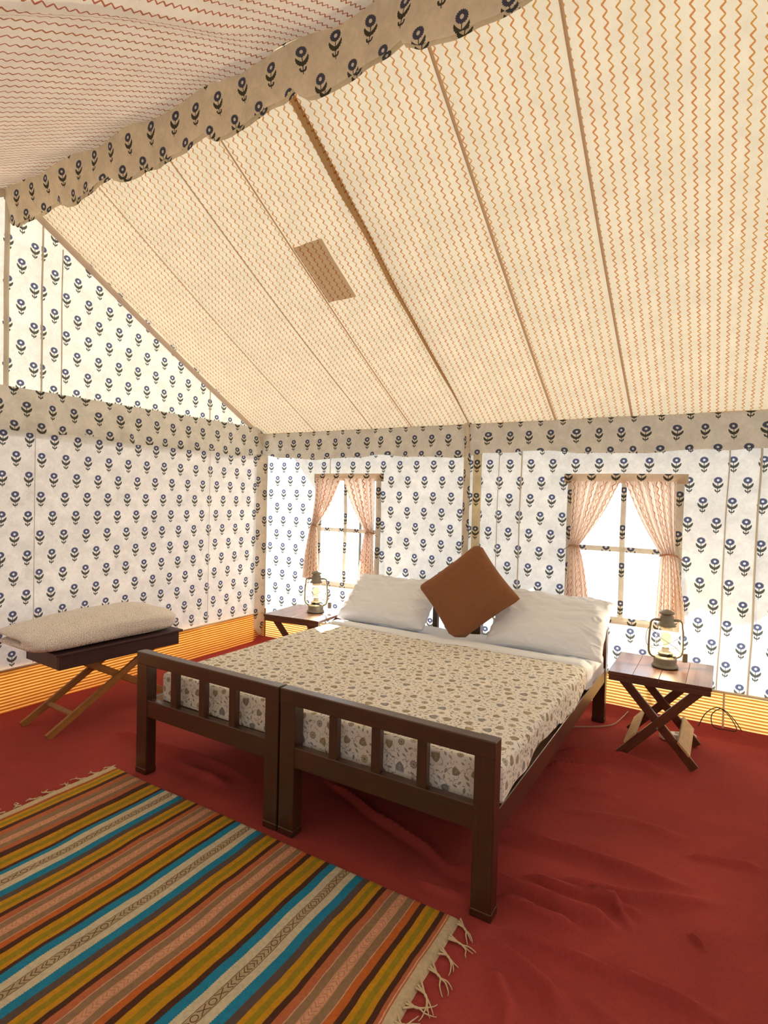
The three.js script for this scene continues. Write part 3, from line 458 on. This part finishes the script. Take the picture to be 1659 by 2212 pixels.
for (const [k, [xa, xb]] of [[MX0, -1.557], [-1.540, MX1]].entries()) {
  const G = new RoundedBoxGeometry(xb - xa, 0.132, MZ1 - MZ0, 5, 0.03);
  const p = G.attributes.position; for (let i = 0; i < p.count; i++) { const z = p.getZ(i) + (MZ0 + MZ1) / 2; if (p.getY(i) > 0.02) p.setY(i, p.getY(i) - 0.03 * smooth(-3.1, -3.75, z)); }
  const m = shade(new THREE.Mesh(G, M.mattress)); m.name = numbered('mattress'); m.position.set((xa + xb) / 2, 0.357 + 0.066, (MZ0 + MZ1) / 2); scene.add(m);
  tag(m, k ? 'cream mattress under the coverlet on the right bed, by the lit lantern' : 'cream mattress under the coverlet on the left bed, by the quilt rack', 'mattress');
}
{ // coverlet: the unfolded cloth laid over the mattress, hanging at both sides and the foot
  const drape = (x, z, off, zf, hang) => {
    const r = 0.032, ox = x < MX0 ? x - MX0 : x > MX1 ? x - MX1 : 0, oz = z > zf ? z - zf : 0, d = Math.hypot(ox, oz), cx = clamp(x, MX0, MX1), cz = Math.min(z, zf), y0 = topY(cx, cz) + off;
    if (d === 0) { return [cx, y0, cz]; }
    const nx = ox / d, nz = oz / d, a = Math.min(d / r, Math.PI / 2), out = r * Math.sin(a), dn = r * (1 - Math.cos(a)) + Math.max(0, d - r * Math.PI / 2);
    const wv = (0.006 + 0.010 * noise((cx + z) * 9, 1, 110)) * smooth(0.03, 0.16, d) * (oz > 0 ? 0.3 : 1), corner = ox && oz ? 0.6 : 1;
    return [cx + nx * (out * corner - (oz ? r * 0.6 : r * 0.55) * 0 + wv), y0 - dn * (1 + 0.05 * noise(x * 4, z * 4, 111) * 0), cz + nz * (out * 0.6 + wv)];
  };
  const hemS = (z) => 0.138 + 0.02 * noise(z * 3.1, 4, 112) + 0.02 * noise(z * 7, 5, 113), zf = MZ1 + 0.0;
  const us = breaks([0, 1, 2, 3], 1 / 60).map((u) => u), g = grid([...span(0, 1, 14).slice(0, -1), ...span(1, 2, 110).slice(0, -1), ...span(2, 3, 14)], [...span(-3.235, zf, 100).slice(0, -1), ...span(zf, zf + 0.158, 18)], (u, z) => {
    const h = hemS(z) + 0.01, x = u < 1 ? MX0 - h * (1 - u) : u > 2 ? MX1 + h * (u - 2) : mix(MX0, MX1, u - 1), zz = z > zf ? zf + (z - zf) * (1 + 0.06 * noise(x * 3, 1, 115)) : z;
    const p = drape(x, zz, 0.0015 + 0.004 * smooth(-3.1, -3.235, z), zf); p[1] += 0.003 * fbm(x * 6, z * 6, 117) * (u > 1 && u < 2 ? 1 : 0); return [...p, x, z];
  });
  g.setIndex(Array.from(g.index.array).reverse()); g.computeVertexNormals();
  const m = shade(new THREE.Mesh(g, M.cover)); m.name = 'coverlet'; scene.add(m); tag(m, 'cream floral coverlet with brown and grey flowers spread over both beds', 'bedspread');
  // white sheet, turned back over the coverlet's edge
  const sheet = thing('bed_sheet', 'white sheet turned back at the head of the double bed', 'bed sheet');
  const s1 = grid([...span(0, 1, 14).slice(0, -1), ...span(1, 2, 90).slice(0, -1), ...span(2, 3, 14)], span(-3.73, -3.19, 40), (u, z) => { const h = 0.135, x = u < 1 ? MX0 - h * (1 - u) : u > 2 ? MX1 + h * (u - 2) : mix(MX0, MX1, u - 1), p = drape(x, z, 0.0035, zf); p[1] += 0.005 * fbm(x * 5, z * 9, 119) * smooth(-3.3, -3.5, z); return [...p, x, z]; });
  s1.setIndex(Array.from(s1.index.array).reverse()); s1.computeVertexNormals(); part('sheet', s1, M.white, sheet);
  const s2 = grid([...span(0, 1, 14).slice(0, -1), ...span(1, 2, 110).slice(0, -1), ...span(2, 3, 14)], span(0, 1, 24), (u, v) => {
    const h = 0.145, x = u < 1 ? MX0 - h * (1 - u) : u > 2 ? MX1 + h * (u - 2) : mix(MX0, MX1, u - 1), zc = mix(-3.40, -3.222 + 0.008 * noise(x * 3, 1, 121), v), p = drape(x, zc, 0.006, zf), b = 0.020 * Math.pow(Math.max(0, Math.sin(Math.PI * clamp(v))), 0.4) * (v > 0.5 ? 1 : smooth(0, 0.5, v));
    const n = u < 1 ? [-1, 0.2] : u > 2 ? [1, 0.2] : [0, 1]; return [p[0] + n[0] * b * 0.4, p[1] + n[1] * b, p[2], x, zc];
  });
  s2.setIndex(Array.from(s2.index.array).reverse()); s2.computeVertexNormals(); part('turned_back_band', s2, M.white, sheet);
}
function pillowGeo(w, h, t, s, pinch, wr, n = 56) {
  const side = (d) => grid(span(-1, 1, n), span(-1, 1, n), (u, v) => {
    const x = w / 2 * u * (1 - pinch * (1 - v * v)), y = h / 2 * v * (1 - pinch * (1 - u * u)), q = Math.pow(Math.max(0, (1 - u ** 4) * (1 - v ** 4)), 0.55);
    const cr = (1 - Math.abs(noise(u * 5 + v * 6 + s, v * 3 - u * 4, s + 21))) ** 4 * smooth(0.35, 0.95, Math.max(Math.abs(u), Math.abs(v) * 0.9)); const c = cr * 0.5 + fbm(u * 2.3 + s, v * 2.3, s) * 0.5 + 0.5 * Math.abs(noise(u * 3 + v * 2, v * 4 - u, s + 7)), edge = Math.max(Math.abs(u), Math.abs(v));
    return [x, y, d * (t / 2 * q + wr * c * Math.min(1, q * 3) * (0.35 + edge * 0.9)) + wr * 0.8 * noise(u * 4, v * 4, s + 9) * (1 - Math.min(1, q * 2.5)), x, y];
  });
  const a = side(1), b = side(-1); b.setIndex(Array.from(b.index.array).reverse()); const g = mergeVertices(mergeGeometries([a, b]), 1e-5); g.computeVertexNormals(); return g;
}
{
  const lean = (x, y, z, tilt, roll, g, m, name, label, cat) => { const o = shade(new THREE.Mesh(g, m)); o.name = numbered(name); o.position.set(x, y, z); o.rotation.set(-tilt, 0, roll, 'YXZ'); scene.add(o); return tag(o, label, cat); };
  lean(-2.085, 0.648, -3.575, 50 * RAD, 0.0, pillowGeo(0.72, 0.44, 0.15, 3, 0.05, 0.024, 90), M.white, 'pillow', 'creased white pillow left of the brown cushion, under the window near the corner', 'pillow');
  lean(-0.925, 0.648, -3.575, 50 * RAD, -0.02, pillowGeo(0.71, 0.45, 0.14, 8, 0.035, 0.020, 90), M.white, 'pillow', 'creased white pillow right of the brown cushion, against the end post of the headboard', 'pillow');
  const g = pillowGeo(0.52, 0.50, 0.16, 15, 0.065, 0.008, 64); g.rotateZ(Math.PI / 4);
  const p = g.attributes.position; for (let i = 0; i < p.count; i++) { const y = p.getY(i); const x = p.getX(i); if (Math.abs(x) > 0.335) p.setX(i, Math.sign(x) * (0.335 + (Math.abs(x) - 0.335) * (x > 0 ? 0.7 : 0.4))); if (y > 0.318) p.setY(i, 0.318 + (y - 0.318) * 0.3); if (y < -0.285) { p.setY(i, -0.285 + (y + 0.285) * 0.28); p.setZ(i, p.getZ(i) + (-0.285 - y) * 0.35); } } g.computeVertexNormals();
  const o = shade(new THREE.Mesh(g, M.cushion)); o.name = 'cushion'; scene.add(o); tag(o, 'brown square cushion standing on its corner between the white pillows', 'cushion');
  const X = new THREE.Vector3(0.71, -0.02, 0.0).normalize(), Y = new THREE.Vector3(0.15, 0.60, -0.27).normalize(), Z = new THREE.Vector3().crossVectors(X, Y).normalize(); Y.crossVectors(Z, X);
  o.quaternion.setFromRotationMatrix(new THREE.Matrix4().makeBasis(X, Y, Z)); o.position.set(-1.435, 0.793, -3.465);
}

// ---------------------------------------------------------------- folding tables and lanterns
function foldingTable(name, label, pos, turn) {
  const o = thing(name, label, 'side table', pos, 'folding wooden tables beside the bed'); o.rotation.y = turn;
  const w = 0.25, d = 0.24, H = 0.475;
  for (const [a, b] of [[-w, -0.1270], [-0.1256, 0.0025], [0.0039, 0.129], [0.1304, w]]) part('plank', RB(a, b, H - 0.02, H, -d, d, 0.002), M.table, o);
  for (const z of [-d + 0.004, d - 0.030]) part('rail', RB(-w + 0.002, w - 0.004, H - 0.05, H - 0.0205, z, z + 0.026, 0.004), M.table, o);
  for (const z of [-1, 1]) {
    part('leg', board([-0.185, 0.012, z * 0.196], [0.195, 0.435, z * 0.196], 0.046, 0.02, [0, 0, 1]), M.table, o);
    part('leg', board([0.185, 0.012, z * 0.174], [-0.190, 0.435, z * 0.174], 0.046, 0.02, [0, 0, 1]), M.table, o);
    part('bolt', new THREE.CylinderGeometry(0.006, 0.006, 0.012, 12).rotateX(Math.PI / 2).translate(0.002, 0.2, z * 0.196 + z * 0.013), M.metal, o);
  }
  for (const s of [-1, 1]) {                // crossbars joining the feet, on the upper face of the legs
    const zz = s < 0 ? 0.196 : 0.174, dx = s * 0.375 / 0.565, dy = 0.423 / 0.565, f = 0.115, cx = s * 0.185 - s * f * 0.664, cy = 0.012 + f * 0.749, nx = s * 0.749, ny = 0.664;
    part('crossbar', board([cx + nx * 0.030, cy + ny * 0.030, -0.215], [cx + nx * 0.030, cy + ny * 0.030, 0.215], 0.085, 0.013, [nx, ny, 0]), M.pale, o, 'pale crossbar');
  }
  return o;
}
foldingTable('folding_table', 'brown folding table with crossed legs under the bright lantern, right of bed', [-0.278, 0, -3.565], 0.0);
foldingTable('folding_table', 'brown folding table in the far corner behind the bed, left of pillows', [-2.825, 0, -3.545], 0.10);

function lantern(label, pos, turn, power) {
  const o = thing('hurricane_lantern', label, 'lantern', pos, 'metal hurricane lanterns on the bedside tables'); o.rotation.y = turn;
  part('fuel_tank', lathe([[0.0, 0], [0.066, 0], [0.07, 0.006], [0.066, 0.016], [0.060, 0.022], [0.061, 0.048], [0.056, 0.058], [0.04, 0.066], [0.024, 0.07], [0, 0.071]]), M.metal, o);
  part('burner', lathe([[0, 0.07], [0.036, 0.07], [0.040, 0.078], [0.036, 0.086], [0.02, 0.090], [0.018, 0.112], [0.024, 0.118], [0.0, 0.12]]), M.metal, o);
  part('globe', lathe([[0.034, 0.086], [0.046, 0.100], [0.055, 0.130], [0.056, 0.155], [0.050, 0.190], [0.038, 0.220], [0.034, 0.228]], 40), M.glass, o, 'clear glass globe');
  part('chimney_cap', lathe([[0.050, 0.236], [0.052, 0.240], [0.044, 0.248], [0.038, 0.256], [0.036, 0.288], [0.030, 0.294], [0.030, 0.302], [0.041, 0.306], [0.040, 0.314], [0.022, 0.325], [0.008, 0.330], [0, 0.331]]), M.metal, o);
  part('collar', lathe([[0.030, 0.216], [0.032, 0.216], [0.032, 0.240], [0.030, 0.240]]), M.metal, o);
  for (const s of [-1, 1]) part('side_tube', tube([[s * 0.034, 0.268, 0], [s * 0.062, 0.268, 0], [s * 0.078, 0.258, 0], [s * 0.083, 0.225, 0], [s * 0.088, 0.14, 0], [s * 0.086, 0.085, 0], [s * 0.076, 0.066, 0], [s * 0.05, 0.054, 0]], 0.0078, 36, 8), M.metal, o);
  part('carrying_handle', tube([[0.086, 0.232, 0], [0.098, 0.20, -0.014], [0.100, 0.15, -0.028], [0.085, 0.11, -0.045], [0.04, 0.088, -0.066], [-0.04, 0.088, -0.066], [-0.085, 0.11, -0.045], [-0.100, 0.15, -0.028], [-0.098, 0.20, -0.014], [-0.086, 0.232, 0]], 0.0018, 48, 6), M.wire, o);
  for (const s of [-1, 1]) part('globe_guard', tube([[-0.08, 0.165 - s * 0.05, 0.0], [-0.045, 0.155 - s * 0.025, 0.042], [0, 0.15, 0.061], [0.045, 0.145 + s * 0.025, 0.042], [0.08, 0.135 + s * 0.05, 0.0]], 0.0014, 24, 5), M.wire, o);
  part('filler_cap', new THREE.CylinderGeometry(0.014, 0.014, 0.012, 16).translate(0.036, 0.066, 0.022), M.metal, o);
  const k = part('wick_knob', new THREE.CylinderGeometry(0.009, 0.009, 0.006, 14).rotateX(Math.PI / 2).translate(0, 0.08, 0.062), M.black, o); part('shaft', new THREE.CylinderGeometry(0.002, 0.002, 0.03, 6).rotateX(Math.PI / 2).translate(0, 0.08, 0.047), M.wire, k);
  part('bulb', lathe([[0, 0.116], [0.010, 0.118], [0.014, 0.130], [0.026, 0.150], [0.029, 0.168], [0.025, 0.186], [0.014, 0.197], [0, 0.2]], 24), M.bulb, o, 'glowing warm bulb');
  part('switch_tag', RB(0.094, 0.122, 0.03, 0.08, -0.02, -0.008, 0.003), M.metal, o);
  const l = new THREE.PointLight(new THREE.Color(1, 0.8, 0.5), power, 0, 2); l.position.set(0, 0.16, 0); l.castShadow = true; l.shadow.radius = 1; o.add(l);
  return o;
}
lantern('grey metal hurricane lantern glowing brightly on the table right of the bed', [-0.268, 0.4755, -3.60], 0.35, 0.5);
lantern('grey metal hurricane lantern with the washed out glow by the far corner window', [-2.775, 0.4755, -3.585], 0.45, 0.35);

// ---------------------------------------------------------------- luggage rack with folded quilt
{
  const o = thing('luggage_rack', 'dark plum folding rack with tan crossed legs by the left wall', 'luggage rack', [-3.335, 0, -2.165]); o.rotation.y = -0.05;
  const w = 0.205, d = 0.40;
  part('tray', mergeGeometries([RB(-w + 0.01, -w + 0.028, 0.385, 0.466, -d + 0.01, d - 0.01), RB(w - 0.028, w - 0.01, 0.385, 0.466, -d + 0.01, d - 0.01), RB(-w + 0.03, w - 0.03, 0.385, 0.466, d - 0.028, d - 0.01), RB(-w + 0.03, w - 0.03, 0.385, 0.466, -d + 0.01, -d + 0.028)]), M.plum, o);
  part('top_board', RB(-w - 0.004, w + 0.004, 0.4665, 0.481, -d - 0.012, d + 0.012, 0.004), M.plum, o);
  for (const s of [-1, 1]) {
    part('leg', board([s * 0.150, 0.006, 0.43], [s * 0.150, 0.42, -0.27], 0.042, 0.02, [1, 0, 0]), M.tan, o);
    part('leg', board([s * 0.126, 0.006, -0.43], [s * 0.126, 0.42, 0.27], 0.042, 0.02, [1, 0, 0]), M.tan, o);
  }
  part('stretcher', board([-0.14, 0.095, 0.285], [0.14, 0.095, 0.285], 0.03, 0.016, [0, 1, 0.4]), M.tan, o); part('stretcher', board([-0.116, 0.095, -0.285], [0.116, 0.095, -0.285], 0.03, 0.016, [0, 1, -0.4]), M.tan, o);
  // quilt: a soft block folded in layers
    const soft = (w2, d2, h, s) => {           // a soft folded block: superellipsoid with a crease along its front end
    const pw = (v, e) => Math.sign(v) * Math.pow(Math.abs(v), e);
    const g = grid(span(0, 2 * Math.PI, 200), span(-Math.PI / 2, Math.PI / 2, 90), (a, b) => {
      let x = w2 / 2 * pw(Math.cos(b), 0.36) * pw(Math.cos(a), 0.32), z = d2 / 2 * pw(Math.cos(b), 0.36) * pw(Math.sin(a), 0.28), y = h / 2 * (1 + pw(Math.sin(b), 0.62));
      const wx = smooth(-0.15, 0.15, Math.abs(Math.cos(a)) - Math.abs(Math.sin(a))), yy = y, u = x + Math.sign(x) * (h - y) * wx, v = z + Math.sign(z) * (h - y) * (1 - wx);
      const slope = 1 - 0.16 * smooth(-0.05, 0.42, z) - 0.10 * smooth(-0.25, -0.43, z) - 0.12 * smooth(0.1, 0.25, Math.abs(x)) + 0.10 * fbm(x * 5, z * 4, s);
      y = Math.max(0, y * slope);
      const endFace = smooth(0.28, 0.42, z) * smooth(0.16, -0.02, x), crease = Math.exp(-(((yy / h - 0.45) / 0.10) ** 2));
      z -= 0.075 * endFace * crease; if (x < 0) x += 0.06 * crease * smooth(-0.15, -0.22, x) * smooth(0.0, 0.3, z);
      x += 0.012 * noise(z * 5, yy * 14, s + 1) * (yy > 0.02 ? 1 : 0); z += 0.012 * noise(x * 6, yy * 14, s + 2) * (yy > 0.02 ? 1 : 0);
      return [x, y, z, u, v];
    });
    const G = mergeVertices(g, 1e-6); G.computeVertexNormals(); return G;
  };
  const q = shade(new THREE.Mesh(soft(0.52, 0.96, 0.165, 130), M.quilt)); q.name = 'folded_quilt'; q.position.set(-3.40, 0.4815, -2.105); q.rotation.y = -0.05; scene.add(q);
  tag(q, 'cream quilt with tiny coloured dots folded on the luggage rack', 'quilt');
}

// ---------------------------------------------------------------- curtains
function curtain(label, xo, xi, s, yt, yTie, yb, tieX, tieW, lowIn, lowOut, sd) {
  // s: +1 hangs from the left jamb, -1 from the right one; xo jamb, xi inner top corner
  const o = thing('curtain', label, 'curtain', [0, 0, 0], 'zigzag print curtains tied back at the windows');
  const g = grid(span(0, 1, 110), span(0, 1, 70), (u, v) => {
    const y = v < 0.5 ? mix(yt, yTie, v * 2) : mix(yTie, yb, (v - 0.5) * 2);
    let a, b, amp;
    if (v < 0.5) { const k = v * 2, e = Math.pow(k, 0.9); a = mix(xo, tieX, k * k); b = mix(xi, tieX + s * tieW, e - 0.10 * Math.sin(Math.PI * k)); amp = mix(0.020, 0.012, k); }
    else { const k = smooth(0, 1, (v - 0.5) * 2) , kk = Math.pow((v - 0.5) * 2, 0.6); a = mix(tieX, lowOut, kk); b = mix(tieX + s * tieW, lowIn, kk); amp = mix(0.012, 0.022, k); }
    const fine = 2 * Math.PI * 7 * (u + 0.02 * noise(v * 3, u * 4, sd)), x = mix(a, b, u) + 0.25 * amp * Math.sin(fine * 2 + 1) * 0.3;
    return [x, y - 0.02 * u * (v < 0.5 ? v * 2 * (1 - v * 2) : 0), ZB + 0.075 + amp * Math.cos(fine) + 0.006 * noise(u * 5, v * 5, sd + 1), u * 0.42, v * 0.9];
  });
  part('cloth', g, M.curtain, o);
  const cx = tieX + s * tieW / 2; part('tie_back', tube([[cx - tieW * 0.62, yTie + 0.006 * s, ZB + 0.075], [cx, yTie + 0.008, ZB + 0.098], [cx + tieW * 0.62, yTie, ZB + 0.075], [cx, yTie + 0.004, ZB + 0.054]], 0.006, 28, 6, true), M.tie, o);
  part('tie_end', tube([[cx - s * tieW * 0.5, yTie, ZB + 0.078], [cx - s * (tieW * 0.5 + 0.02), yTie - 0.012, ZB + 0.082], [cx - s * (tieW * 0.5 + 0.045), yTie - 0.028, ZB + 0.07]], 0.003, 10, 5), M.tie, o);
  return o;
}
curtain('peach zigzag curtain tied to the left of the window nearest the corner', -3.13, -2.86, 1, 1.56, 1.13, 0.66, -3.175, 0.05, -3.09, -3.26, 200);
curtain('peach zigzag curtain hanging above the left pillow, tied to the right', -2.515, -2.835, -1, 1.56, 1.10, 0.68, -2.525, 0.07, -2.665, -2.51, 210);
curtain('peach zigzag curtain hanging behind the right pillow, tied to the left', -0.91, -0.60, 1, 1.55, 1.10, 0.66, -0.915, 0.055, -0.765, -0.935, 220);
curtain('peach zigzag curtain hanging behind the bright lantern, tied to the right', -0.27, -0.575, -1, 1.55, 1.08, 0.655, -0.262, 0.08, -0.365, -0.195, 230);

// ---------------------------------------------------------------- rug with fringes
{
  const o = thing('striped_rug', 'flat woven rug with yellow, blue, white and brown stripes', 'rug', [(RUG.x0 + RUG.x1) / 2, 0, (RUG.z0 + RUG.z1) / 2]);
  const wx = RUG.x1 - RUG.x0, lz = RUG.z1 - RUG.z0, top = grid(span(0, 1, 160), span(0, 1, 110), (u, v) => { const e = Math.min(u, 1 - u, v, 1 - v), z = RUG.z0 + v * lz + 0.006 * noise(u * 6, 1, 240) * (1 - v); return [-wx / 2 + u * wx + 0.006 * noise(v * 5, 2, 241), 0.0115 * smooth(0, 0.006, e) + 0.003 * fbm(u * 9, v * 7, 242) * smooth(0, 0.05, e) + 0.002, z - (RUG.z0 + RUG.z1) / 2, u, 1 - v]; });
  top.setIndex(Array.from(top.index.array).reverse()); top.computeVertexNormals(); part('woven_field', top, M.rug, o);
  reseed(301);
  for (const s of [-1, 1]) for (let k = 0; k < 18; k++) {
    const z = -lz / 2 + 0.014 + k * 0.073 + R(-0.014, 0.014), x = s * (wx / 2 - 0.006), L = s > 0 ? R(0.05, 0.09) : R(0.03, 0.06), a = k === 0 ? R(0.1, 0.5) : R(-0.5, 0.8), b = k === 0 ? 0.2 : R(-0.5, 0.5);
    const P = (t, d = 0) => { const h = a + b * t; return [x + s * Math.cos(h) * L * t - Math.sin(h) * d, 0.011 - 0.003 * t, z + Math.sin(h) * L * t + s * Math.cos(h) * d]; };
    const geo = [];
    for (const q of [-1, 0, 1]) {           // three strands twisted into one, loose again at the end
      const bz = q * R(0.008, 0.02), e = q * R(0.004, 0.022), w1 = R(-0.006, 0.006), f = R(0.85, 1.2);
      geo.push(tapered([[x, 0.012, z + bz], P(0.3, q * 0.002), P(0.45, -q * 0.0015), P(0.6, q * 0.0015), [P(0.8, e * 0.5 + w1)[0], 0.009, P(0.8, e * 0.5 + w1)[2]], [P(f, e)[0], 0.0075, P(f, e)[2]], [P(f + 0.1, e * 1.2 - w1)[0], 0.0075, P(f + 0.1, e * 1.2 - w1)[2]]], 0.0034, 0.0012, 20));
    }
    part('tassel', mergeGeometries(geo), M.fringe, o);
  }
}

// ---------------------------------------------------------------- cables by the right-hand table
{
  const c = shade(new THREE.Mesh(tube([[-0.86, 0.01, -3.56], [-0.72, 0.010, -3.64], [-0.60, 0.010, -3.735], [-0.56, 0.012, -3.79], [-0.525, 0.02, -3.94], [-0.505, 0.035, -4.02]], 0.0035, 40, 6), M.cable)); c.name = 'power_cable'; scene.add(c); tag(c, 'pale power cable running from under the bed to the back wall', 'cable');
  const p = thing('power_strip', 'white power strip on the floor under the right folding table', 'power strip', [-0.20, 0.004, -3.80]); p.rotation.y = 0.5;
  part('case', RB(-0.10, 0.10, 0, 0.035, -0.03, 0.03, 0.008, 3), M.plastic, p); for (const x of [-0.06, 0, 0.06]) part('socket', new THREE.CylinderGeometry(0.017, 0.017, 0.003, 20).translate(x, 0.0365, 0), M.cable, p);
  part('plug', RB(0.03, 0.075, 0.038, 0.07, -0.018, 0.018, 0.006, 3), M.plastic, p);
  const w = shade(new THREE.Mesh(tube([[-0.10, 0.05, -3.96], [-0.06, 0.13, -4.00], [0.0, 0.165, -4.03], [0.06, 0.13, -4.02], [0.10, 0.06, -3.99], [0.05, 0.055, -3.98], [-0.02, 0.06, -3.99], [-0.03, 0.12, -4.02], [0.02, 0.16, -4.035], [0.08, 0.12, -4.02], [0.13, 0.06, -3.99]], 0.0028, 90, 6), M.black)); w.name = 'coiled_wire'; scene.add(w); tag(w, 'thin black wire coiled in loops against the orange striped skirt', 'wire');
}
scene.traverse((o) => { if (o.isLight && o.shadow) o.castShadow = true; });
renderer.render(scene, camera);
